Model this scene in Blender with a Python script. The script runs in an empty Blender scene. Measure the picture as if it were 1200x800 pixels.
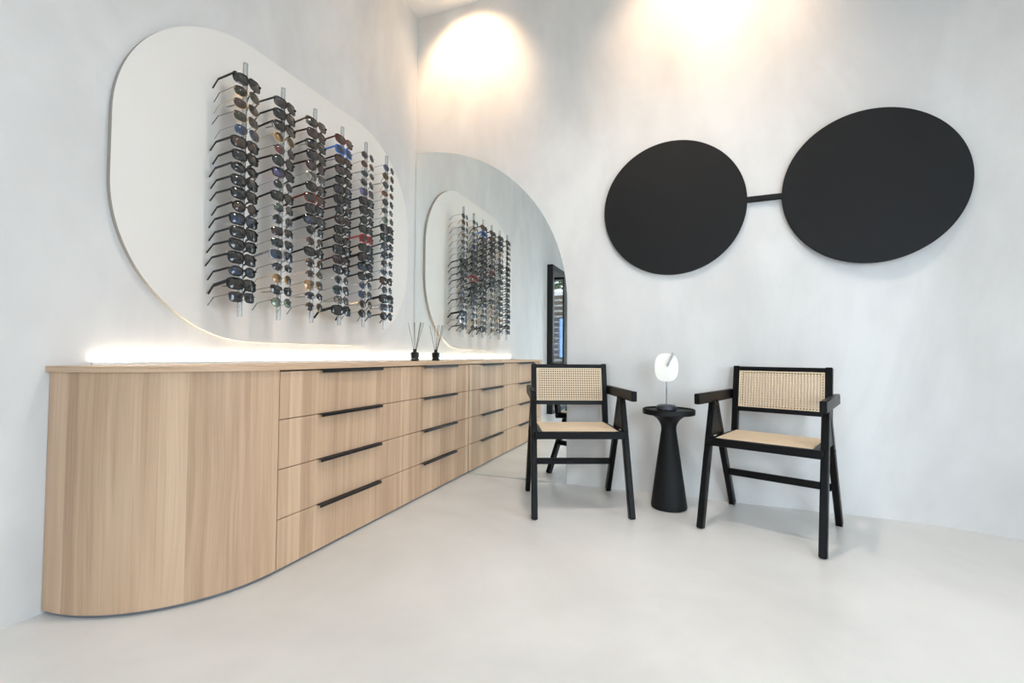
import bpy, math, random
from mathutils import Matrix, Vector
random.seed(7)
PI = math.pi
scn = bpy.context.scene
col = scn.collection

# ------------------------------------------------------------------ camera
cam_d = bpy.data.cameras.new('camera'); cam = bpy.data.objects.new('camera', cam_d); col.objects.link(cam)
cam_d.sensor_width = 36.0; cam_d.lens = 36.0 * 543.15 / 1200.0; cam_d.clip_start = 0.05
YAW, PITCH, ROLL = 0.3695, 0.0299, 0.0071
F = Vector((-math.sin(YAW)*math.cos(PITCH), math.cos(YAW)*math.cos(PITCH), math.sin(PITCH)))
R0 = Vector((math.cos(YAW), math.sin(YAW), 0)); U0 = R0.cross(F)
R = R0*math.cos(ROLL) + U0*math.sin(ROLL); U = -R0*math.sin(ROLL) + U0*math.cos(ROLL)
m = Matrix((R, U, -F)).transposed().to_4x4(); m.translation = Vector((2.1351, -3.2717, 0.919))
cam.matrix_world = m
scn.camera = cam

# ------------------------------------------------------------------ world, exposure
vs = scn.view_settings
vs.view_transform = 'Standard'; vs.look = 'None'; vs.gamma = 1.0; vs.use_curve_mapping = False
vs.exposure = 0.91
w = bpy.data.worlds.new('overcast_sky'); scn.world = w; w.use_nodes = True
bg = w.node_tree.nodes['Background']; bg.inputs[0].default_value = (0.745, 0.850, 1.0, 1); bg.inputs[1].default_value = 6.2

# room sizes (metres): corner of left and back wall at the origin
CEIL = 3.743; YR = -5.7; XR = 6.2; X0 = 3.15; RC = 1.3; BEND = math.radians(35)
WIN_B = (3.9, 6.0, 0.10, 3.3)        # shop window x0,x1,z0,z1
DOOR_B = (0.40, 1.40, 0.0, 2.5)      # glazed shop door in the same wall
WIN_R = (-4.0, -2.05, 0.10, 3.3)     # side window y0,y1,z0,z1

def portal(name, loc, rot, sx, sy):
    d = bpy.data.lights.new(name, 'AREA'); d.shape = 'RECTANGLE'; d.size = sx; d.size_y = sy
    d.cycles.is_portal = True
    o = bpy.data.objects.new(name, d); col.objects.link(o); o.location = loc; o.rotation_euler = rot
portal('window_portal_right', (XR+.12, (WIN_R[0]+WIN_R[1])/2, 1.7), (0, PI/2, 0), 3.2, WIN_R[1]-WIN_R[0])
portal('door_portal', (.9, YR-.12, 1.25), (PI/2, 0, 0), 1.0, 2.5)
portal('window_portal_rear', ((WIN_B[0]+WIN_B[1])/2, YR-.12, 1.7), (PI/2, 0, 0), WIN_B[1]-WIN_B[0], 3.2)

# ------------------------------------------------------------------ materials
MAT = {}
def newmat(name):
    mt = bpy.data.materials.new(name); mt.use_nodes = True; MAT[name] = mt
    return mt, mt.node_tree.nodes, mt.node_tree.links, mt.node_tree.nodes['Principled BSDF']
def srgb(r, g, b):
    f = lambda c: (c/255/12.92) if c/255 <= .04045 else ((c/255+.055)/1.055)**2.4
    return (f(r), f(g), f(b), 1)
def plain(name, c, rough=.5, metal=0.0, grain=0.0, gscale=40, spec=.5, emit=None, coat=0):
    mt, n, l, b = newmat(name)
    b.inputs['Base Color'].default_value = c; b.inputs['Roughness'].default_value = rough
    b.inputs['Metallic'].default_value = metal; b.inputs['Specular IOR Level'].default_value = spec
    b.inputs['Coat Weight'].default_value = coat
    if grain:
        tc = n.new('ShaderNodeTexCoord'); ns = n.new('ShaderNodeTexNoise'); ns.inputs['Scale'].default_value = gscale
        ns.inputs['Detail'].default_value = 4
        mx = n.new('ShaderNodeMix'); mx.data_type = 'RGBA'; mx.blend_type = 'MIX'
        mx.inputs[6].default_value = c; mx.inputs[7].default_value = tuple(min(1, x*(1-grain)) for x in c[:3]) + (1,)
        l.new(tc.outputs['Object'], ns.inputs['Vector']); l.new(ns.outputs['Fac'], mx.inputs[0]); l.new(mx.outputs[2], b.inputs['Base Color'])
        bp = n.new('ShaderNodeBump'); bp.inputs['Strength'].default_value = .08; bp.inputs['Distance'].default_value = .001
        l.new(ns.outputs['Fac'], bp.inputs['Height']); l.new(bp.outputs[0], b.inputs['Normal'])
    if emit:
        b.inputs['Emission Color'].default_value = emit[0]; b.inputs['Emission Strength'].default_value = emit[1]
    return mt

def cement(name, c0, c1, rough, scale, bump=.15, spec=.5):
    mt, n, l, b = newmat(name)
    tc = n.new('ShaderNodeTexCoord')
    n1 = n.new('ShaderNodeTexNoise'); n1.inputs['Scale'].default_value = scale; n1.inputs['Detail'].default_value = 9; n1.inputs['Roughness'].default_value = .6; n1.inputs['Distortion'].default_value = .7
    n2 = n.new('ShaderNodeTexNoise'); n2.inputs['Scale'].default_value = scale*5; n2.inputs['Detail'].default_value = 6
    mp = n.new('ShaderNodeMapping'); mp.inputs['Scale'].default_value = (1, 1, .55); mp.inputs['Rotation'].default_value = (.4, .3, .5)
    l.new(tc.outputs['Object'], mp.inputs[0]); l.new(mp.outputs[0], n1.inputs['Vector']); l.new(mp.outputs[0], n2.inputs['Vector'])
    ad = n.new('ShaderNodeMath'); ad.operation = 'MULTIPLY_ADD'; ad.inputs[1].default_value = .3
    l.new(n2.outputs['Fac'], ad.inputs[0]); l.new(n1.outputs['Fac'], ad.inputs[2])
    cr = n.new('ShaderNodeValToRGB'); cr.color_ramp.elements[0].position = .48; cr.color_ramp.elements[1].position = .82
    cr.color_ramp.elements[0].color = c0; cr.color_ramp.elements[1].color = c1
    l.new(ad.outputs[0], cr.inputs[0]); l.new(cr.outputs[0], b.inputs['Base Color'])
    b.inputs['Roughness'].default_value = rough; b.inputs['Specular IOR Level'].default_value = spec
    bp = n.new('ShaderNodeBump'); bp.inputs['Strength'].default_value = bump; bp.inputs['Distance'].default_value = .004
    l.new(ad.outputs[0], bp.inputs['Height']); l.new(bp.outputs[0], b.inputs['Normal'])
    return mt

cement('wall_cement', srgb(209, 207, 204), srgb(226, 225, 222), .55, 1.3)
cement('floor_cement', srgb(214, 212, 208), srgb(227, 225, 221), .30, 1.0, bump=.05)
plain('ceiling_paint', srgb(246, 244, 241), .7, grain=.02, gscale=8)
plain('pavement', srgb(176, 174, 170), .8, grain=.2, gscale=3)
plain('skirt_grey', srgb(120, 122, 126), .45, grain=.05)
plain('panel_face', srgb(234, 230, 223), .6, grain=.02, gscale=6)
plain('panel_edge', srgb(186, 178, 166), .55, grain=.1, gscale=30)
plain('black_lacquer', srgb(13, 12, 12), .36, grain=.3, gscale=60, spec=.16)
plain('black_metal', srgb(18, 18, 19), .42, grain=.2, gscale=90)
plain('black_matt', srgb(21, 21, 21), .55, grain=.15, gscale=120, spec=.25)
plain('black_felt', srgb(20, 20, 20), .5, grain=.15, gscale=50, spec=.4)
plain('dark_gap', srgb(70, 56, 44), .8, grain=.1)
plain('cane', srgb(244, 220, 188), .55, grain=.22, gscale=70)
plain('cane_rear_shaded', srgb(112, 82, 56), .7, grain=.2, gscale=70)  # shade inside the backrest put into the cane colour
plain('cane_spline', srgb(236, 214, 182), .5, grain=.1, gscale=50)
plain('chrome', srgb(190, 192, 196), .18, metal=1, grain=.05)
plain('lamp_base', srgb(70, 72, 78), .4, metal=.4, grain=.05)
plain('black_glass', srgb(10, 10, 12), .05, grain=.1, coat=.6)
plain('bottle_glass', srgb(12, 12, 13), .3, grain=.1, spec=.25)
plain('reed', srgb(60, 52, 46), .7, grain=.3, gscale=200)
plain('bottle_print', srgb(150, 150, 150), .5, grain=.05)
plain('shade_white', srgb(240, 237, 228), .5, grain=.02, emit=((1, .97, .92, 1), .06))
plain('led', (1, .93, .8, 1), .5, emit=((1, .92, .80, 1), 26.0))
plain('spot_white', srgb(235, 235, 232), .5, grain=.03)
plain('spot_lens', (1, .9, .75, 1), .4, emit=((1, .82, .6, 1), 20))
plain('bark', srgb(80, 66, 54), .9, grain=.4, gscale=20)
plain('leaf', srgb(52, 84, 40), .6, grain=.5, gscale=14)

plain('fill_glow', (1, .95, .88, 1), .5, emit=((1, .95, .89, 1), 4))
plain('blue_pane', srgb(140, 170, 215), .1, grain=.2, gscale=2)
# mirror
mt, n, l, b = newmat('mirror'); b.inputs['Base Color'].default_value = (.93, .96, .94, 1); b.inputs['Metallic'].default_value = 1; b.inputs['Roughness'].default_value = 0.0
plain('mirror_edge', srgb(96, 112, 106), .3, grain=.05)

def clearmat(name, tint, gloss=.12, white=.0, rough=.05):
    mt, n, l, b = newmat(name); n.remove(b)
    out = n['Material Output']
    tr = n.new('ShaderNodeBsdfTransparent'); tr.inputs[0].default_value = tint
    gl = n.new('ShaderNodeBsdfGlossy'); gl.inputs['Roughness'].default_value = rough
    fr = n.new('ShaderNodeFresnel'); fr.inputs[0].default_value = 1.5
    ad = n.new('ShaderNodeMath'); ad.operation = 'ADD'; ad.inputs[1].default_value = gloss; ad.use_clamp = True
    mx = n.new('ShaderNodeMixShader')
    l.new(fr.outputs[0], ad.inputs[0]); l.new(ad.outputs[0], mx.inputs[0]); l.new(tr.outputs[0], mx.inputs[1]); l.new(gl.outputs[0], mx.inputs[2])
    last = mx
    if white:
        df = n.new('ShaderNodeBsdfDiffuse'); df.inputs[0].default_value = (.8, .82, .83, 1)
        m2 = n.new('ShaderNodeMixShader'); m2.inputs[0].default_value = white
        l.new(mx.outputs[0], m2.inputs[1]); l.new(df.outputs[0], m2.inputs[2]); last = m2
    l.new(last.outputs[0], out.inputs[0])
    return mt
clearmat('window_glass', (.96, .98, .97, 1), .0)
clearmat('acrylic', (.86, .88, .88, 1), .06, .22)
LENS = {'grey': (.05, .052, .058), 'dark grey': (.018, .018, .021), 'green': (.10, .14, .075), 'brown': (.22, .09, .045), 'amber': (.30, .17, .05),
        'blue': (.18, .29, .46), 'purple': (.11, .10, .17), 'lavender': (.40, .38, .66), 'pink': (.52, .20, .19), 'teal': (.10, .24, .24),
        'mint': (.36, .54, .48), 'olive': (.14, .12, .03), 'pale amber': (.78, .58, .32), 'mauve': (.40, .27, .30), 'clear': (.80, .78, .74), 'copper': (.55, .27, .15), 'pale green': (.60, .70, .58)}
for k, c in LENS.items():
    clearmat('lens_'+k, c+(1,), .025, .03, .03)
FRAME = {'black': (srgb(14, 14, 15), .22, 0), 'tortoise': (srgb(62, 32, 20), .25, 0), 'gold': (srgb(204, 172, 124), .28, 1), 'silver': (srgb(170, 172, 176), .25, 1),
         'bright blue': (srgb(36, 110, 205), .3, 0), 'red': (srgb(170, 32, 30), .3, 0), 'red tortoise': (srgb(120, 40, 26), .25, 0), 'clear': (srgb(205, 198, 186), .2, 0), 'navy': (srgb(30, 42, 66), .28, 0)}
for k, (c, r, me) in FRAME.items():
    plain('frame_'+k, c, r, metal=me, grain=.55 if 'tortoise' in k else .08, gscale=160)

# oak veneer: UV = metres along the front, metres up
mt, n, l, b = newmat('oak')
uv = n.new('ShaderNodeUVMap'); sp = n.new('ShaderNodeSeparateXYZ'); l.new(uv.outputs[0], sp.inputs[0])
def math_(op, a, bb=None, c=None):
    k = n.new('ShaderNodeMath'); k.operation = op
    for i, v in enumerate((a, bb, c)):
        if v is None: continue
        if isinstance(v, (int, float)): k.inputs[i].default_value = v
        else: l.new(v, k.inputs[i])
    return k.outputs[0]
def noise(vec, scale, detail, dist=0):
    k = n.new('ShaderNodeTexNoise'); k.inputs['Scale'].default_value = scale; k.inputs['Detail'].default_value = detail; k.inputs['Distortion'].default_value = dist
    l.new(vec, k.inputs['Vector']); return k.outputs['Fac']
def vec(x, y, z=0.0):
    k = n.new('ShaderNodeCombineXYZ')
    for i, v in enumerate((x, y, z)):
        if isinstance(v, (int, float)): k.inputs[i].default_value = v
        else: l.new(v, k.inputs[i])
    return k.outputs[0]
ux, vz = sp.outputs[0], sp.outputs[1]
wob = noise(vec(math_('MULTIPLY', ux, 2.0), math_('MULTIPLY', vz, 1.2)), 1.0, 2)
uw = math_('ADD', ux, math_('MULTIPLY', wob, .05))
stave = math_('FLOOR', math_('MULTIPLY', math_('ADD', ux, math_('MULTIPLY', noise(vec(math_('MULTIPLY', ux, 3.0), 0.0), 6.0, 1), .12)), 13.0))
wn = n.new('ShaderNodeTexWhiteNoise'); wn.noise_dimensions = '1D'; l.new(stave, wn.inputs['W'])
fine = noise(vec(math_('MULTIPLY', uw, 150.0), math_('MULTIPLY', vz, 2.5), math_('MULTIPLY', stave, 3.7)), 1.0, 4)
broad = noise(vec(math_('MULTIPLY', uw, 26.0), math_('MULTIPLY', vz, .8), math_('MULTIPLY', stave, 1.3)), 1.0, 3, .6)
pores = noise(vec(math_('MULTIPLY', uw, 420.0), math_('MULTIPLY', vz, 14.0)), 1.0, 2)
tone = math_('ADD', math_('MULTIPLY', wn.outputs['Value'], .24), math_('ADD', math_('MULTIPLY', broad, .55), math_('MULTIPLY', fine, .28)))
tone = math_('ADD', tone, math_('MULTIPLY', pores, .10))
cr = n.new('ShaderNodeValToRGB')
for e, (p, c) in zip(cr.color_ramp.elements, ((.30, srgb(173, 138, 109)), (.95, srgb(234, 206, 174)))): e.position = p; e.color = c
e = cr.color_ramp.elements.new(.62); e.color = srgb(209, 176, 144)
l.new(tone, cr.inputs[0]); l.new(cr.outputs[0], b.inputs['Base Color']); b.inputs['Roughness'].default_value = .5
bp = n.new('ShaderNodeBump'); bp.inputs['Strength'].default_value = .1; bp.inputs['Distance'].default_value = .0006
l.new(fine, bp.inputs['Height']); l.new(bp.outputs[0], b.inputs['Normal'])

# ------------------------------------------------------------------ mesh helpers
def mesh(name, verts, faces, mats, smooth=False, mi=None, uvs=None):
    me = bpy.data.meshes.new(name); me.from_pydata([tuple(v) for v in verts], [], faces)
    for mname in (mats if isinstance(mats, (list, tuple)) else [mats]): me.materials.append(MAT[mname])
    if mi: me.polygons.foreach_set('material_index', mi)
    if uvs:
        ul = me.uv_layers.new(name='UVMap')
        for lp in me.loops: ul.data[lp.index].uv = uvs[lp.vertex_index]
    if smooth:
        me.polygons.foreach_set('use_smooth', [True]*len(me.polygons))
        me.set_sharp_from_angle(angle=math.radians(38))
    me.update(); return me
class MB:
    def __init__(s): s.v = []; s.f = []
    def add(s, vs, fs):
        k = len(s.v); s.v += [tuple(x) for x in vs]; s.f += [tuple(i+k for i in f) for f in fs]; return s
    def box(s, x0, x1, y0, y1, z0, z1, bev=0.0, M=None):
        # chamfered box: 24 vertices
        if bev <= 0:
            vs = [(x, y, z) for x in (x0, x1) for y in (y0, y1) for z in (z0, z1)]
            fs = [(0,1,3,2),(4,6,7,5),(0,4,5,1),(2,3,7,6),(0,2,6,4),(1,5,7,3)]
        else:
            lo, hi = (x0, y0, z0), (x1, y1, z1); vs = []; idx = {}
            for sx in (0,1):
                for sy in (0,1):
                    for sz in (0,1):
                        sgn = (sx, sy, sz)
                        for ax in range(3):
                            p = []
                            for k in range(3):
                                e = (lo[k], hi[k])[sgn[k]]
                                if k != ax: e += bev if sgn[k] == 0 else -bev
                                p.append(e)
                            idx[(sgn, ax)] = len(vs); vs.append(tuple(p))
            fs = []
            for ax in range(3):
                o = [k for k in range(3) if k != ax]
                for s_ in (0, 1):
                    q = []
                    for a, bb in ((0,0),(1,0),(1,1),(0,1)):
                        g = [0,0,0]; g[ax] = s_; g[o[0]] = a; g[o[1]] = bb; q.append(idx[(tuple(g), ax)])
                    fs.append(tuple(q))
                for a in (0, 1):          # edge chamfers along axis ax
                    for bb in (0, 1):
                        g0 = [0,0,0]; g0[o[0]] = a; g0[o[1]] = bb; g1 = list(g0); g1[ax] = 1
                        fs.append((idx[(tuple(g0), o[0])], idx[(tuple(g0), o[1])], idx[(tuple(g1), o[1])], idx[(tuple(g1), o[0])]))
            for sx in (0,1):
                for sy in (0,1):
                    for sz in (0,1):
                        fs.append(tuple(idx[((sx,sy,sz), a)] for a in range(3)))
        if M: vs = [M @ Vector(v) for v in vs]
        return s.add(vs, fs)
    def beam(s, A, B, wx, wn, up=(1,0,0), bev=.003):
        # rectangular bar from A to B: wx wide along 'up', wn across
        A, B = Vector(A), Vector(B); d = (B-A); L = d.length; d.normalize()
        x = Vector(up); x = (x - d*x.dot(d)).normalized(); y = d.cross(x)
        M = Matrix((x, y, d)).transposed().to_4x4(); M.translation = A
        return s.box(-wx/2, wx/2, -wn/2, wn/2, 0, L, bev, M)
    def lathe(s, prof, seg=40, c=(0,0), cap=True):
        k = len(s.v)
        for r, z in prof:
            for i in range(seg):
                a = 2*PI*i/seg; s.v.append((c[0]+r*math.cos(a), c[1]+r*math.sin(a), z))
        for j in range(len(prof)-1):
            for i in range(seg):
                a, bb = k+j*seg+i, k+j*seg+(i+1)%seg; s.f.append((a, bb, bb+seg, a+seg))
        if cap:
            s.f.append(tuple(k+i for i in reversed(range(seg)))); q = k+(len(prof)-1)*seg; s.f.append(tuple(q+i for i in range(seg)))
        return s
    def tube(s, A, B, r, seg=10, r2=None):
        A, B = Vector(A), Vector(B); d = (B-A).normalized(); x = d.orthogonal().normalized(); y = d.cross(x); k = len(s.v); r2 = r if r2 is None else r2
        for P, rr in ((A, r), (B, r2)):
            for i in range(seg):
                a = 2*PI*i/seg; s.v.append(tuple(P + x*rr*math.cos(a) + y*rr*math.sin(a)))
        for i in range(seg): s.f.append((k+i, k+(i+1)%seg, k+seg+(i+1)%seg, k+seg+i))
        s.f.append(tuple(k+i for i in reversed(range(seg)))); s.f.append(tuple(k+seg+i for i in range(seg))); return s
    def prism(s, pts, axis, a0, a1):
        # closed 2-D outline extruded along axis
        def P(p, a): q = list(p); q.insert(axis, a); return tuple(q)
        k = len(s.v); N = len(pts)
        s.v += [P(p, a0) for p in pts] + [P(p, a1) for p in pts]
        s.f.append(tuple(k+i for i in reversed(range(N)))); s.f.append(tuple(k+N+i for i in range(N)))
        for i in range(N): s.f.append((k+i, k+(i+1)%N, k+N+(i+1)%N, k+N+i))
        return s
    def mesh(s, name, mat, smooth=False, **kw):
        me = mesh(name, s.v, s.f, mat, False, **kw)
        import bmesh
        bm = bmesh.new(); bm.from_mesh(me); bmesh.ops.recalc_face_normals(bm, faces=bm.faces); bm.to_mesh(me); bm.free()
        if smooth:
            me.polygons.foreach_set('use_smooth', [True]*len(me.polygons)); me.set_sharp_from_angle(angle=math.radians(38))
        return me
def obj(name, me, parent=None, loc=None, rot=None):
    o = bpy.data.objects.new(name, me); col.objects.link(o); o.parent = parent
    if loc: o.location = loc
    if rot: o.rotation_euler = rot
    return o
def tag(o, label=None, cat=None, group=None, kind=None):
    if label: o['label'] = label
    if cat: o['category'] = cat
    if group: o['group'] = group
    if kind: o['kind'] = kind
    return o
def empty(name, loc=(0,0,0), rz=0, label=None, cat=None, group=None, kind=None):
    o = obj(name, None, None, loc, (0,0,rz)); o.empty_display_size = .05
    return tag(o, label, cat, group, kind)
def struct(name, me, label, cat):
    return tag(obj(name, me), label, cat, kind='structure')

# ------------------------------------------------------------------ room shell
T = .2
struct('floor', MB().box(-T, XR+T, YR-T, T, -.12, 0).mesh('floor', 'floor_cement'), 'pale poured cement floor', 'floor')
struct('ceiling', MB().box(-T, XR+T, YR-T, T, CEIL, CEIL+.12).mesh('ceiling', 'ceiling_paint'), 'plain white ceiling', 'ceiling')
struct('wall_left', MB().box(-T, 0, YR-T, T, 0, CEIL).mesh('wall', 'wall_cement'), 'pale grey plastered wall behind the long sideboard', 'wall')
inner = [(0, 0), (X0, 0)]; outer = [(0, T), (X0, T)]
for i in range(1, 25):
    a = BEND*i/24
    inner.append((X0+RC*math.sin(a), -RC+RC*math.cos(a))); outer.append((X0+(RC+T)*math.sin(a), -RC+(RC+T)*math.cos(a)))
xe, ye = inner[-1]; yk = ye-(XR-xe)*math.tan(BEND)
inner.append((XR, yk)); outer.append((XR, yk+T/math.cos(BEND)))
struct('wall_back', MB().prism(inner+outer[::-1], 2, 0, CEIL).mesh('wall', 'wall_cement', True), 'pale grey plastered wall that bends forward at its end', 'wall')
wr = MB()
wr.box(XR, XR+T, WIN_R[1], yk+T, 0, CEIL); wr.box(XR, XR+T, YR-T, WIN_R[0], 0, CEIL)
wr.box(XR, XR+T, WIN_R[0], WIN_R[1], WIN_R[3], CEIL); wr.box(XR, XR+T, WIN_R[0], WIN_R[1], 0, WIN_R[2])
struct('wall_right', wr.mesh('wall', 'wall_cement'), 'pale plastered wall around the tall side window', 'wall')
wb = MB()
wb.box(0, DOOR_B[0], YR-T, YR, 0, CEIL); wb.box(DOOR_B[1], WIN_B[0], YR-T, YR, 0, CEIL); wb.box(WIN_B[1], XR, YR-T, YR, 0, CEIL)
wb.box(DOOR_B[0], DOOR_B[1], YR-T, YR, DOOR_B[3], CEIL)
wb.box(WIN_B[0], WIN_B[1], YR-T, YR, WIN_B[3], CEIL); wb.box(WIN_B[0], WIN_B[1], YR-T, YR, 0, WIN_B[2])
struct('wall_front', wb.mesh('wall', 'wall_cement'), 'pale plastered wall around the shop window', 'wall')
struct('ground', MB().box(-25, 30, -35, YR-T-.01, -.2, -.1).box(XR+T+.01, 30, YR-T, 10, -.2, -.1).mesh('ground', 'pavement'), 'grey pavement outside the windows', 'pavement')

def window(name, M, wdt, z0, z1, npan, label):
    root = empty(name, label=label, cat=name.split('_')[0], kind='structure'); root.matrix_world = M
    fr = MB(); s = .05
    fr.box(0, wdt, -.04, .04, z0, z0+s); fr.box(0, wdt, -.04, .04, z1-s, z1); fr.box(0, s, -.04, .04, z0+s, z1-s); fr.box(wdt-s, wdt, -.04, .04, z0+s, z1-s)
    obj('window_frame', fr.mesh('frame', 'black_metal'), root)
    pw = (wdt-2*s)/npan
    for i in range(npan):
        if i: obj('mullion', MB().box(s+i*pw-.02, s+i*pw+.02, -.035, .035, z0+s, z1-s).mesh('mullion', 'black_metal'), root)
        obj('pane', MB().box(s+i*pw+(.02 if i else 0), s+(i+1)*pw-(.02 if i < npan-1 else 0), -.004, .004, z0+s, z1-s).mesh('pane', 'window_glass'), root)
window('window_1', Matrix.Translation((WIN_B[0], YR-.1, 0)), WIN_B[1]-WIN_B[0], WIN_B[2], WIN_B[3], 2, 'black framed shop front window')
window('door_2', Matrix.Translation((DOOR_B[0], YR-.1, 0)), DOOR_B[1]-DOOR_B[0], 0, DOOR_B[3], 1, 'black framed glazed shop entrance door')
window('window_2', Matrix.Translation((XR+.1, WIN_R[0], 0)) @ Matrix.Rotation(PI/2, 4, 'Z'), WIN_R[1]-WIN_R[0], WIN_R[2], WIN_R[3], 2, 'black framed tall side window of the shop')

# tall black glazed door standing proud of the left wall, seen only in the mirror
dr = empty('door_1', (0, -4.32, 0), 0, 'tall black framed glass door reflected in the wall mirror', 'door', kind='structure')
fr = MB(); fr.box(.0, .095, .46, .54, 0, 2.37, .004); fr.box(0, .095, -.54, -.46, 0, 2.37, .004); fr.box(0, .095, -.46, .46, 2.29, 2.37, .004); fr.box(0, .095, -.46, .46, 0, .06, .004)
obj('door_frame', fr.mesh('frame', 'black_felt'), dr)
obj('pane', MB().box(.02, .088, -.46, .46, .06, 2.29).mesh('pane', 'black_glass'), dr)

# ------------------------------------------------------------------ wall mirror (quarter round)
RM = 1.296; pts = [(.004, .003), (RM, .003), (RM, RM-.002)]
for i in range(1, 65):
    a = PI/2*i/64; pts.append((max(.004, RM*math.cos(a)), RM-.002+RM*math.sin(a)))
mm = MB(); mm.prism(pts, 1, -.006, -.0005)
me = mm.mesh('mirror', ['mirror', 'mirror_edge'])
for p in me.polygons: p.material_index = 0 if p.normal.y < -.9 else 1
mir = empty('wall_mirror', (0,0,0), 0, 'frameless mirror with a quarter-round top, reaching from floor up the corner', 'mirror')
obj('mirror_glass', me, mir)
DX = .5115; H = .85; L1 = -1.794; L2 = -.893
# ------------------------------------------------------------------ sideboard
def uvbox(name, y0, y1, z0, z1, x0, x1, parent, mat='oak', bev=.0012, uo=0.0, nm=None):
    b_ = MB().box(x0, x1, y0, y1, z0, z1, bev)
    me = b_.mesh(name, mat); ul = me.uv_layers.new(name='UVMap')
    for lp in me.loops:
        v = me.vertices[lp.vertex_index].co; ul.data[lp.index].uv = (v.y+uo+(v.x-x1), v.z)
    return obj(name, me, parent)
def drawer_unit(y0, y1, label, uo):
    root = empty('drawer_cabinet', (0, 0, 0), 0, label, 'cabinet', 'drawer cabinets of the sideboard')
    me = MB().box(.002, DX-.021, y0+.001, y1-.001, .014, .848).mesh('carcass', 'dark_gap'); obj('carcass', me, root)
    obj('plinth', MB().box(.002, DX-.012, y0+.001, y1-.001, .0, .014).mesh('plinth', 'skirt_grey'), root)
    hh = (H-.012)/4; yc = (y0+y1)/2
    for k in range(4):
        z1 = H-.003-k*hh if k else H-.007; z0 = H-(k+1)*hh+.0005
        d = uvbox('drawer', y0+.0022, y1-.0012, z0, z1, DX-.02, DX, root, uo=uo)
        hb = MB(); hl = .2275
        hb.box(DX-.018, DX+.022, yc-hl, yc+hl, z1, z1+.0022)            # tab lying on the drawer edge
        hb.box(DX+.0195, DX+.022, yc-hl, yc+hl, z1-.011, z1)             # front lip
        obj('handle', hb.mesh('handle', 'black_metal'), d)
    return root
drawer_unit(L1, L2, 'oak drawer cabinet between the curved end cabinet and the other drawers', 5.0)
drawer_unit(L2, -.011, 'oak drawer cabinet that butts against the wall mirror', 5.0)
# curved end
root = empty('curved_cabinet', (0,0,0), 0, 'curved oak end cabinet without drawers, beside the plastered wall', 'cabinet')
CY = L1-.014; N = 48; RY = .515
def arc(rx, ry, off=0): return [(rx*math.cos(PI/2*i/N), CY-ry*math.sin(PI/2*i/N)) for i in range(N+1)]
outl = [(DX, L1-.002)] + arc(DX, RY); inn = [(DX-.018, L1-.002)] + arc(DX-.018, RY-.018)
vs, fs, uvs = [], [], []
s = 0; prev = outl[0]
for (ox, oy), (ix, iy) in zip(outl, inn):
    s += math.hypot(ox-prev[0], oy-prev[1]); prev = (ox, oy)
    ox, ix = max(ox, .002), max(ix, .002)
    for (x, y) in ((ox, oy), (ix, iy)):
        for z in (.014, .8495): vs.append((x, y, z)); uvs.append((3.2-s, z))
M_ = len(outl)
for i in range(M_-1):
    a, c = 4*i, 4*(i+1)
    fs += [(a, a+1, c+1, c), (a+2, c+2, c+3, a+3), (a+1, a+3, c+3, c+1), (a, c, c+2, a+2)]
fs += [(0, 2, 3, 1), (4*M_-4, 4*M_-3, 4*M_-1, 4*M_-2)]
obj('curved_panel', mesh('curved_panel', vs, fs, 'oak', True, uvs=uvs), root)
pl = [(.002, L1-.002), (DX-.012, L1-.002)] + [(max(x, .002), y) for x, y in arc(DX-.012, RY-.012)]
obj('plinth', MB().prism(pl, 2, 0, .014).mesh('plinth', 'skirt_grey'), root)
# worktop
ov = .012
top = [(.001, -.007), (DX+ov, -.007), (DX+ov, L1)] + [(max(x, .001), y) for x, y in arc(DX+ov, RY+ov)]
tm = MB(); tm.prism(top, 2, H, H+.02)
me = tm.mesh('worktop', 'oak', True); ul = me.uv_layers.new(name='UVMap')
for p in me.polygons:
    for li in p.loop_indices:
        v = me.vertices[me.loops[li].vertex_index].co
        ul.data[li].uv = (v.x*1.0+7+v.z, v.y*1.0+20) if abs(p.normal.z) > .5 else (v.z*1.5+9.2, v.y+20)
tag(obj('worktop', me), 'continuous thin oak worktop lying on the sideboard cabinets', 'worktop')
# light strip along the wall
st = empty('light_strip', (0, 0, .87), 0, 'glowing warm white light strip along the wall on the worktop', 'light strip')
obj('profile', MB().box(.001, .018, -2.2, -.01, 0, .003).box(.0155, .018, -2.2, -.01, .003, .0125).box(.001, .0155, -2.203, -2.2, 0, .0125).mesh('profile', 'spot_white'), st)
obj('diffuser', MB().box(.003, .014, -2.195, -.012, .003, .008).mesh('diffuser', 'led'), st)

# ------------------------------------------------------------------ display panel
PY0, PY1, PZ0, PZ1, PR = -2.172, -.138, .978, 2.503, .635
pp = []
for cy_, cz_, a0 in ((PY1-PR, PZ0+PR, -PI/2), (PY1-PR, PZ1-PR, 0), (PY0+PR, PZ1-PR, PI/2), (PY0+PR, PZ0+PR, PI)):
    for i in range(33):
        a = a0+PI/2*i/32; pp.append((cy_+PR*math.cos(a), cz_+PR*math.sin(a)))
me = MB().prism(pp, 0, .0005, .022).mesh('panel', ['panel_face', 'panel_edge'])
for p in me.polygons: p.material_index = 0 if p.normal.x > .9 else 1
tag(obj('display_board', me), 'large off-white rounded board on the wall behind the sunglasses', 'board')

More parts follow.
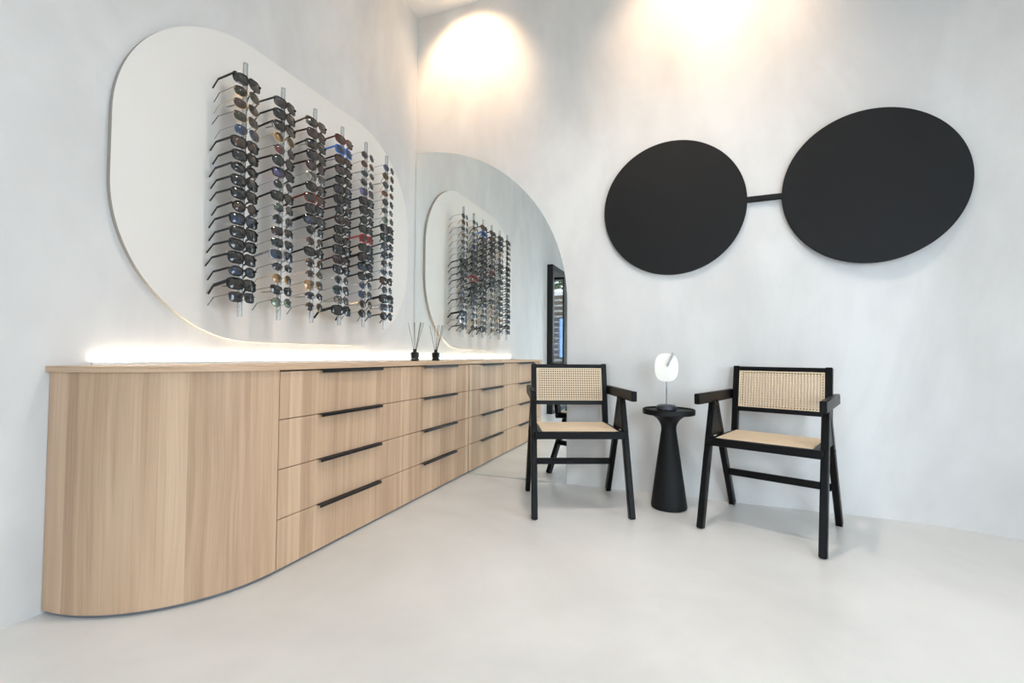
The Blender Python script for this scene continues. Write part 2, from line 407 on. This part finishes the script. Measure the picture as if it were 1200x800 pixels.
# ------------------------------------------------------------------ sunglasses
RODX = .1445; RZ0, RZ1 = 1.092, 2.311; RY0, RDY = -1.6994, .221; NROW = 18
def outline(shape, nn=22):
    P = []
    for i in range(nn):
        t = 2*PI*i/nn; c, s = math.cos(t), math.sin(t)
        se = lambda v, e: math.copysign(abs(v)**e, v)
        if shape == 'round': x, z = .0245*c, .0235*s
        elif shape == 'oval': x, z = .0265*c, .0195*s
        elif shape == 'square': x, z = .0285*se(c, .55), .0225*se(s, .55); x *= 1+.10*s
        elif shape == 'aviator':
            x, z = .0285*se(c, .8), .0245*se(s, .75); x *= 1+.12*s; z -= .003*c if s < 0 else 0
        elif shape == 'cat-eye':
            x, z = .0285*se(c, .8), .021*se(s, .75); z += max(0, x)*.32*(1 if s > 0 else .1); x *= 1+.12*s
        elif shape == 'shield': x, z = .033*se(c, .6), .0245*se(s, .6); x *= 1+.06*s
        elif shape == 'hexagon':
            x, z = .0265*se(c, .85), .0225*se(s, .85)
            k = PI/3; aa = (t+k/2) % k - k/2; f_ = math.cos(k/2)/math.cos(aa); x, z = .0275*c*f_*1.05, .0255*s*f_
        P.append((x, z))
    return P
THICK = {'square', 'cat-eye', 'shield'}
_cache = {}
def glasses_meshes(shape, fr, ln, bold):
    key = (shape, fr, ln, bold)
    if key in _cache: return _cache[key]
    rim = .0052 if bold else .0013; dep = .004 if bold else .0017
    o = outline(shape); nn = len(o); cx = .0345 if shape != 'shield' else .036
    if not bold: cx -= .001
    # rims + bridge (front faces -y, wraps slightly backwards)
    def place(sgn, x, z, y):
        a = .12; X = cx + x*math.cos(a); Y = y + x*math.sin(a)*1.0 + (.6*x*x/.03 if x > 0 else 0)*.25
        return (sgn*X, Y, z)
    V, Fc = [], []
    for sgn in (1, -1):
        k = len(V)
        for rr, yy in ((0, -dep/2), (rim, -dep/2), (rim, dep/2), (0, dep/2)):
            for x, z in o:
                d = math.hypot(x, z) or 1; V.append(place(sgn, x+rr*x/d, z+rr*z/d, yy))
        for j in range(4):
            for i in range(nn):
                a, b2 = k+j*nn+i, k+j*nn+(i+1) % nn; c2, d2 = k+((j+1) % 4)*nn+(i+1) % nn, k+((j+1) % 4)*nn+i
                Fc.append((a, b2, c2, d2) if sgn > 0 else (d2, c2, b2, a))
    fm = MB(); fm.add(V, Fc)
    xi = cx-.0245-rim*.4; bz = .006
    if bold: fm.box(-xi, xi, -.0025, .0025, bz-.004, bz+.005, .001)
    else:
        fm.beam((-xi, -.001, bz), (xi, -.001, bz), .0018, .0018, (0,0,1), .0003)
        if shape == 'aviator': fm.beam((-xi-.006, -.001, .018), (xi+.006, -.001, .018), .0018, .0018, (0,0,1), .0003)
    xh = cx+.0265+rim
    for sgn in (1, -1): fm.box(sgn*xh-.0035, sgn*xh+.0035, .002, .009, .006, .006+(.009 if bold else .004), .0008)
    frame = fm.mesh('frame', 'frame_'+fr, True)
    lens = []
    for sgn in (1, -1):
        vs = []; rings = (1.0, .66, .33); fs_ = []
        for side in (0, 1):
            for q in rings: vs += [place(sgn, x*q, z*q, -.0045*(1-q*q)+(.0012 if side else 0)-.0006) for x, z in o]
            vs.append(place(sgn, 0, 0, -.0045+(.0012 if side else 0)-.0006))
        K_ = 3*nn+1
        for side in (0, 1):
            for j in range(2):
                for i in range(nn): fs_.append((side*K_+j*nn+i, side*K_+j*nn+(i+1) % nn, side*K_+(j+1)*nn+(i+1) % nn, side*K_+(j+1)*nn+i))
            for i in range(nn): fs_.append((side*K_+2*nn+i, side*K_+2*nn+(i+1) % nn, side*K_+3*nn))
        for i in range(nn): fs_.append((i, (i+1) % nn, K_+(i+1) % nn, K_+i))
        lens.append(MB().add(vs, fs_).mesh('lens', 'lens_'+ln, True))
    temple = []
    tz = .011; th = .0095 if bold else .0022; tw = .0036 if bold else .0018
    if shape == 'shield': th = .016
    for sgn in (1, -1):
        tm_ = MB(); x0 = sgn*xh
        tm_.beam((x0, .006, tz), (x0+sgn*.010, .092, tz-.004), tw, th, (1,0,0), .0006)
        tm_.beam((x0+sgn*.010, .090, tz-.003), (x0+sgn*.014, .127, tz-.036), tw, max(th*.7, .0042), (1,0,0), .0006)
        temple.append(tm_.mesh('temple', 'frame_'+('black' if not bold and fr in ('gold', 'silver') and (len(_cache) % 2) else fr)))
    _cache[key] = (frame, lens, temple); return _cache[key]
B, N_ = True, False
COLS = [
 [('square','black','grey',B),('aviator','gold','green',N_),('aviator','gold','brown',N_),('square','gold','green',N_),('aviator','silver','blue',N_),('square','black','amber',B),('square','black','grey',B),('oval','black','dark grey',B),('square','black','grey',B),
  ('square','black','dark grey',B),('round','black','amber',B),('square','black','blue',B),('square','black','dark grey',B),('cat-eye','black','dark grey',B),('square','black','dark grey',B),('oval','black','blue',B),('shield','black','olive',B),('square','black','purple',N_)],
 [('square','black','grey',B),('square','black','dark grey',B),('square','black','dark grey',B),('round','gold','pale amber',N_),('round','black','pink',N_),('round','black','teal',B),('square','black','lavender',B),('round','silver','dark grey',N_),('square','black','green',B),
  ('hexagon','silver','teal',N_),('round','silver','dark grey',N_),('square','black','brown',N_),('square','black','teal',N_),('square','silver','blue',B),('oval','black','purple',N_),('round','gold','pale amber',N_),('cat-eye','black','dark grey',N_),('round','black','pale green',N_)],
 [('cat-eye','tortoise','dark grey',B),('square','tortoise','brown',B),('square','black','dark grey',B),('square','black','dark grey',B),('round','tortoise','mauve',B),('square','silver','clear',N_),('cat-eye','black','dark grey',B),('square','red tortoise','grey',B),('square','black','dark grey',B),
  ('shield','black','blue',B),('round','black','dark grey',N_),('round','gold','mauve',N_),('cat-eye','black','dark grey',B),('round','gold','brown',N_),('oval','gold','mauve',N_),('aviator','gold','pale amber',N_),('oval','silver','purple',N_),('round','gold','brown',N_)],
 [('cat-eye','red tortoise','brown',B),('square','bright blue','blue',B),('square','tortoise','brown',B),('square','black','mauve',B),('square','black','dark grey',B),('square','black','purple',B),('square','black','dark grey',B),('round','black','grey',B),('square','tortoise','dark grey',B),
  ('square','black','dark grey',B),('cat-eye','black','grey',B),('square','black','dark grey',B),('square','tortoise','brown',B),('cat-eye','black','dark grey',B),('round','silver','grey',N_),('aviator','black','teal',N_),('square','tortoise','clear',N_),('shield','black','dark grey',B)],
 [('round','silver','dark grey',N_),('round','gold','brown',N_),('oval','silver','teal',N_),('round','silver','dark grey',N_),('square','silver','lavender',N_),('square','black','dark grey',B),('square','black','dark grey',B),('round','black','teal',B),('square','black','green',B),
  ('square','red','copper',B),('square','black','dark grey',B),('shield','black','brown',B),('square','black','blue',B),('square','black','dark grey',B),('round','silver','blue',N_),('square','silver','blue',N_),('round','gold','olive',N_),('round','black','dark grey',N_)],
 [('round','silver','lavender',N_),('round','gold','amber',N_),('round','black','green',N_),('oval','gold','copper',N_),('round','black','dark grey',N_),('oval','silver','teal',N_),('round','silver','pale green',N_),('square','black','dark grey',B),('square','black','teal',B),
  ('round','navy','blue',B),('round','navy','teal',B),('round','black','dark grey',N_),('oval','silver','blue',N_),('cat-eye','tortoise','amber',B),('round','silver','teal',N_),('shield','black','dark grey',B),('square','silver','purple',B),('round','black','dark grey',B)],
]
ORD = ['first','second','third','fourth','fifth','sixth','seventh','eighth','ninth','tenth','eleventh','twelfth','thirteenth','fourteenth','fifteenth','sixteenth','seventeenth','eighteenth']
rod_me = MB().lathe([(.0095, 0), (.011, .0015), (.011, RZ1-RZ0-.0015), (.0095, RZ1-RZ0)], 14).mesh('rod', 'acrylic', True)
off_me = MB().tube((-.011, 0, 0), (-(RODX-.0215), 0, 0), .0028, 10).mesh('standoff', 'acrylic', True)
hm = MB(); hm.box(.0095, .0170, -.005, .005, -.001, .005, .001)                   # nose peg
hold_me = hm.mesh('holder', 'acrylic')
PITCH_Z = .0606; ZTOP = 2.212
for ci, rows in enumerate(COLS):
    y = RY0+ci*RDY; which = ORD[5-ci]
    far = 'nearest the mirror' if ci == 5 else ('farthest from the mirror' if ci == 0 else which+' from the mirror')
    rd = empty('display_rod', (RODX, y, RZ0), 0, 'clear upright rod holding sunglasses, '+far, 'rod', 'sunglasses display rods')
    obj('rod', rod_me, rd)
    for z in (.15, RZ1-RZ0-.19): obj('standoff', off_me, rd, (0, 0, z))
    for ri, (shape, fr, ln, bold) in enumerate(rows):
        z = ZTOP-ri*PITCH_Z
        obj('holder', hold_me, rd, (0, 0, z-RZ0+.001))
        pos = ORD[ri]+' from the top'
        g = empty('sunglasses', (RODX+.0218, y+random.uniform(-.004, .004), z), PI/2+random.uniform(-.04, .04),
                  f'{fr} {shape} sunglasses, {ln} lenses, {pos} on rod {far}', 'sunglasses', 'sunglasses on the display rods')
        g.rotation_euler[0] = random.uniform(-.20, -.08); g.rotation_euler[1] = random.uniform(-.03, .03)
        sc = random.uniform(1.0, 1.1); g.scale = (sc, sc, sc)
        frm, lens, temple = glasses_meshes(shape, fr, ln, bold)
        obj('frame', frm, g)
        for me in lens: obj('lens', me, g)
        for me in temple: obj('temple', me, g)

# ------------------------------------------------------------------ reed diffuser
df = empty('reed_diffuser', (.118, -.165, .87), 0, 'small black bottle reed diffuser on the worktop by the mirror', 'diffuser')
obj('bottle', MB().lathe([(.029, 0), (.0325, .003), (.0325, .058), (.030, .066), (.016, .071), (.0135, .074), (.0135, .086), (.0155, .087), (.0155, .093), (.009, .093), (.009, .085)], 28).mesh('bottle', 'bottle_glass', True), df)
lb = []
for i in range(9):
    a = -1.9+i*.13; lb.append((.0329*math.cos(a), .0329*math.sin(a)))
vs = [(x, y, z) for x, y in lb for z in (.016, .019)]
obj('print', mesh('print', vs, [(2*i, 2*i+2, 2*i+3, 2*i+1) for i in range(8)], 'bottle_print'), df)
for dx, dy in ((-.075, .0), (-.012, .01), (.004, -.02), (.052, .03), (.062, -.01), (.085, .012), (.078, -.03)):
    obj('reed', MB().tube((-dx*.06, -dy*.06, .03), (dx*.85, dy*.85, .300), .0015, 7).mesh('reed', 'reed'), df)

# ------------------------------------------------------------------ wall sculpture: two discs joined by a bar
root = empty('wall_sculpture', (0, 0, 0), 0, 'two big matt black discs joined by a short bar, like spectacles on the wall', 'wall art')
def disc(r):
    prof = [(r-.003, 0), (r, .002), (r, .022), (r-.003, .025)]
    return MB().lathe(prof, 128).mesh('disc', 'black_matt', True)
o1 = obj('disc', disc(.4505), root, (2.0185, -.002, 1.916), (PI/2, 0, 0))
TILT = math.radians(4.2)
o2 = obj('disc', disc(.4475), root, (3.1085, -.036, 1.9145), (PI/2, 0, -TILT))
obj('bar', MB().beam((2.465, -.014, 1.9165), (2.672, -.020, 1.9165), .022, .034, (0, 1, 0), .002).mesh('bar', 'black_matt'), root)

# ------------------------------------------------------------------ armchairs
def cane(x0, x1, z0, z1, pitch, strand, th=.0012):
    # woven cane: strands in both directions leave small square holes; local plane x-z
    b_ = MB(); nx = max(1, round((x1-x0)/pitch)); nz = max(1, round((z1-z0)/pitch)); px, pz = (x1-x0)/nx, (z1-z0)/nz
    for i in range(nx+1):
        c = x0+i*px; b_.box(max(x0, c-strand/2), min(x1, c+strand/2), -th, 0, z0, z1)
    for j in range(nz+1):
        c = z0+j*pz; b_.box(x0, x1, -th*.2, th*.9, max(z0, c-strand/2), min(z1, c+strand/2))
    return b_
def make_chair(label, loc, rz, shift):
    t = empty('armchair', loc, rz, label, 'chair', 'cane armchairs')
    XF = .270; lw, ld = .034, .046
    for s in (-1, 1):
        legs = []
        legs.append(obj('leg', MB().beam((s*(XF+.006), -.283, 0), (s*XF, -.092, .665), lw, ld, (1,0,0), .005).mesh('leg', 'black_lacquer', True), t))
        legs.append(obj('leg', MB().beam((s*(XF+.006), .283, 0), (s*XF, -.062, .665), lw*.96, ld, (1,0,0), .005).mesh('leg', 'black_lacquer', True), t))
        obj('gusset', MB().prism([(-.150, .478), (.030, .478), (-.060, .662), (-.095, .662)], 0, s*XF-.014, s*XF+.014).mesh('gusset', 'black_lacquer'), t)
        obj('armrest', MB().beam((s*.286, -.300, .690), (s*.272, .285, .690), .030, .058, (1,0,0), .004).mesh('armrest', 'black_lacquer', True), t)
        obj('side_rail', MB().beam((s*.239, -.185, .456), (s*.239, .225, .450), .030, .040, (1,0,0), .003).mesh('side_rail', 'black_lacquer', True), t)
        obj('back_post', MB().beam((s*.240, .205, .43), (s*.240, .275, .862), .034, .040, (1,0,0), .003).mesh('back_post', 'black_lacquer', True), t)
        for (yy, zz) in ((-.155, .44), (.055, .44), (.165, .235), (.262, .70)):
            xx = .286 if zz < .6 else .284
            obj('bolt', MB().tube((s*(xx-.006), yy, zz), (s*(xx+.005), yy, zz), .006, 10).mesh('bolt', 'black_metal', True), t)
    obj('front_rail', MB().box(-.272, .272, -.212, -.182, .434, .476, .004).mesh('front_rail', 'black_lacquer', True), t)
    obj('rear_rail', MB().box(-.255, .255, .196, .226, .430, .470, .004).mesh('rear_rail', 'black_lacquer', True), t)
    obj('stretcher', MB().box(-.258, .258, .148, .172, .207, .246, .004).mesh('stretcher', 'black_lacquer', True), t)
    # seat cane
    b_ = cane(-.222, .222, -.180, .196, .0155, .0125)
    b_.v = [(x, z, .4745+y*1.0-.0002*0) for x, y, z in b_.v]
    tag(obj('seat_cane', b_.mesh('seat_cane', 'cane'), t), kind='stuff')
    sb = MB(); 
    for a in ((-.226, .226, -.182, -.176), (-.226, .226, .190, .197), (-.226, -.219, -.176, .190), (.219, .226, -.176, .190)): sb.box(*a, .470, .4765, .001)
    obj('cane_border', sb.mesh('cane_border', 'cane_spline'), t)
    # backrest
    M = Matrix.Translation((0, .2305, .59)) @ Matrix.Rotation(-math.atan2(.275-.205, .862-.43), 4, 'X')
    fr_ = MB(); W, Hh = .223, .272
    fr_.box(-W, W, -.016, .016, Hh-.026, Hh, .003, M); fr_.box(-W, W, -.016, .016, 0, .026, .003, M)
    fr_.box(-W, W, -.001, .012, .026, .042, .001, M); fr_.box(-W, W, -.001, .012, Hh-.042, Hh-.026, .001, M)
    for q in (-1, 1): fr_.box(q*(W-.008)-.008, q*(W-.008)+.008, -.001, .012, .042, Hh-.042, .001, M)
    obj('backrest_frame', fr_.mesh('backrest_frame', 'black_lacquer', True), t)
    b_ = cane(-W, W, .026, Hh-.026, .0153, .0066)
    b_.v = [tuple(M @ Vector((x, y-.010, z))) for x, y, z in b_.v]
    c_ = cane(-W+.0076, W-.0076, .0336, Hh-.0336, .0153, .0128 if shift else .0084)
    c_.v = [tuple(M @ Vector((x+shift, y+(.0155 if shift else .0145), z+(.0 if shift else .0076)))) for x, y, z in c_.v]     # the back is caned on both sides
    tag(obj('rear_cane', c_.mesh('rear_cane', 'cane_rear_shaded' if shift else 'cane'), t), kind='stuff')  # only the chair by the mirror gets the shade-darkened rear cane
    tag(obj('back_cane', b_.mesh('back_cane', 'cane'), t), kind='stuff')
    bb = MB()
    for a in ((-W+.001, W-.001, .026, .0335), (-W+.001, W-.001, Hh-.0335, Hh-.026), (-W+.001, -W+.0085, .0335, Hh-.0335), (W-.0085, W-.001, .0335, Hh-.0335)):
        bb.box(a[0], a[1], -.0155, -.009, a[2], a[3], .001, M)
    obj('cane_border', bb.mesh('cane_border', 'cane_spline'), t)
    return t
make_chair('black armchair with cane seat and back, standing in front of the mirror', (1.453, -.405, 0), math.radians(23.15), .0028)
make_chair('black armchair with cane seat and back, clear of the mirror', (2.533, -.388, 0), math.radians(-20.3), 0)

# ------------------------------------------------------------------ pedestal table
TX, TY = 2.003, -.262
t = empty('side_table', (TX, TY, 0), 0, 'round black pedestal side table between the two armchairs', 'table')
prof = [(.096, 0), (.104, .004), (.106, .014), (.104, .03)]
prof += [(.104-(.104-.0445)*k/12, .03+(.47-.03)*k/12) for k in range(1, 13)]
prof += [(.0445, .483), (.047, .498), (.052, .512), (.060, .526), (.073, .541), (.092, .554), (.112, .562), (.124, .565)]
obj('pedestal', MB().lathe(prof, 64).mesh('pedestal', 'black_matt', True), t)
obj('table_top', MB().lathe([(.120, .5652), (.150, .567), (.1535, .570), (.1535, .596), (.1515, .599), (.1475, .599), (.145, .596), (.144, .590)], 72).mesh('table_top', 'black_matt', True), t)

# ------------------------------------------------------------------ table lamp
lp = empty('table_lamp', (TX-.012, TY-.004, .5906), .06, 'small lamp with white rounded disc shade on the black pedestal table', 'lamp')
obj('base', MB().lathe([(.054, 0), (.0595, .004), (.0605, .012), (.057, .025), (.047, .032), (.020, .0345), (.006, .035)], 48).mesh('base', 'lamp_base', True), lp)
obj('stem', MB().tube((0, 0, .034), (0, 0, .262), .0042, 14).mesh('stem', 'chrome', True), lp)
# shade: rounded disc, cut from the centre to the upper right, the two lips stand apart
sv, sf = [], []; NA, NR = 72, 12; a0 = math.radians(62)
def rad(a):
    c, s = math.cos(a), math.sin(a); return 1/((abs(c)/.068)**2.7+(abs(s)/.086)**2.7)**(1/2.7)
for side in (0, 1):
    for j in range(NR+1):
        q = .10+.90*j/NR
        for i in range(NA+1):
            f_ = i/NA; a = a0+.09+f_*(2*PI-.18)
            off = -.016*(1-f_)**2*q + .014*f_**2*q            # the lips part like a slow spiral
            rr = rad(a)*q; y = -.010+off-.006*(1-q*q) + (.0035 if side else 0)
            sv.append((rr*math.cos(a), y, .2615+rr*math.sin(a)))
K = (NR+1)*(NA+1); at = lambda s, j, i: s*K+j*(NA+1)+i
for j in range(NR):
    for i in range(NA):
        sf.append((at(0,j,i), at(0,j,i+1), at(0,j+1,i+1), at(0,j+1,i))); sf.append((at(1,j,i), at(1,j+1,i), at(1,j+1,i+1), at(1,j,i+1)))
for i in range(NA):
    for j in (0, NR): sf.append((at(0,j,i), at(0,j,i+1), at(1,j,i+1), at(1,j,i)))
for j in range(NR):
    for i in (0, NA): sf.append((at(0,j,i), at(0,j+1,i), at(1,j+1,i), at(1,j,i)))
sh = obj('shade', MB().add(sv, sf).mesh('shade', 'shade_white', True), lp)
obj('slot_rod', MB().tube((.005, -.030, .268), (.0385, -.030, .350), .0055, 12).mesh('slot_rod', 'chrome', True), sh)
obj('hub', MB().tube((0, -.020, .2615), (0, -.002, .2615), .0105, 20).mesh('hub', 'shade_white', True), sh)

# ------------------------------------------------------------------ ceiling spotlights that wash the back wall
def spot(x, yo, aim, power, size, label):
    P = Vector((x, yo, CEIL-.13)); A = Vector((x, 0, aim)); d = (A-P).normalized()
    s_ = empty('ceiling_spotlight', (x, yo, CEIL), 0, label, 'spotlight', 'ceiling spotlights')
    b_ = MB().lathe([(.045, -.018), (.045, 0)], 28); b_.tube((0, 0, -.018), (0, 0, -.10), .008, 12); obj('mount', b_.mesh('mount', 'spot_white', True), s_)
    L = Vector((0, 0, -.13))
    obj('can', MB().tube(L-d*.075, L+d*.012, .034, 28).mesh('can', 'spot_white', True), s_)
    obj('bulb', MB().tube(L+d*.012, L+d*.014, .028, 24).mesh('bulb', 'spot_lens'), s_)
    ld = bpy.data.lights.new('spotlight_beam', 'SPOT'); ld.energy = power; ld.color = (1, .67, .41); ld.spot_size = math.radians(size); ld.spot_blend = .6; ld.shadow_soft_size = .03
    lo = bpy.data.objects.new('spotlight_beam', ld); col.objects.link(lo); lo.location = P+d*.03; lo.rotation_euler = d.to_track_quat('-Z', 'Y').to_euler()
spot(.50, -.52, 3.24, 25, 94, 'white ceiling spotlight aimed at the wall above the mirror')
spot(2.25, -.62, 3.18, 23, 106, 'white ceiling spotlight aimed at the wall above the black discs')

# added unseen fill lights, flush on the ceiling, that shine straight down in front of the sideboard and chairs
for i, (x, y, wh) in enumerate(((1.75, -1.45, 'above the chair by the mirror'), (3.25, -1.25, 'above the chair clear of the mirror'), (1.65, -2.9, 'above the floor beside the sideboard'))):
    dl = empty('ceiling_fill_light', (x, y, CEIL), 0, 'added unseen flush round fill light '+wh, 'fill light', 'added fill lights')
    obj('trim', MB().lathe([(.125, -.008), (.127, 0)], 36).mesh('trim', 'spot_white', True), dl)
    obj('fill_disc', MB().lathe([(.105, -.011), (.107, -.0085)], 36).mesh('fill_disc', 'fill_glow'), dl)
    ld = bpy.data.lights.new('fill_light_beam', 'SPOT'); ld.energy = (105, 34, 16)[i]; ld.color = (1, .91, .83); ld.spot_size = math.radians(128); ld.spot_blend = 1.0; ld.shadow_soft_size = .10
    lo = bpy.data.objects.new('fill_light_beam', ld); col.objects.link(lo); lo.location = (x, y, CEIL-.02)

# ------------------------------------------------------------------ across the street (seen only as a reflection in the black door)
bd = empty('building', (0, -14.0, -.1), 0, 'low house clad in brown boards across the street', 'building')
obj('wall', MB().box(0, 4.6, -3, 0, 0, 3.5).mesh('wall', 'pavement'), bd)
brd = MB().box(0, 4.6, .0, .03, 0, .15, .004).mesh('board', 'bark')
for k in range(15): obj('board', brd, bd, (0, 0, .25+.21*k))
for x in (1.5, 3.1):
    wn_ = obj('window', MB().box(x, x+1.3, .031, .07, .9, 2.5).mesh('window', 'black_metal'), bd)
    obj('pane', MB().box(x+.06, x+1.24, .071, .075, .96, 2.44).mesh('pane', 'blue_pane'), wn_)
import bmesh
def tree(x, y, h, label):
    t_ = empty('tree', (x, y, -.1), 0, label, 'tree', 'street trees')
    obj('trunk', MB().tube((0, 0, 0), (0, 0, h*.6), .14, 10, .08).mesh('trunk', 'bark', True), t_)
    b_ = MB()
    for k in range(420):
        v = Vector((random.gauss(0, 1), random.gauss(0, 1), random.gauss(0, 1))).normalized()*random.uniform(.55, 1)
        c = Vector((v.x*1.7, v.y*1.7, h*.72+v.z*1.5)); a = Vector((random.gauss(0, 1), random.gauss(0, 1), random.gauss(0, 1))).normalized()*.22; d_ = a.orthogonal().normalized()*.12
        b_.add([c-a, c+d_, c+a, c-d_], [(0, 1, 2, 3)])
    tag(obj('foliage', b_.mesh('foliage', 'leaf'), t_), kind='stuff')
for k, x in enumerate((-1.5, 2.2, 5.6)): tree(x, -19.4, 6.0+.4*k, 'leafy street tree behind the boarded house, '+('shortest of three', 'of middle height', 'tallest of three')[k])
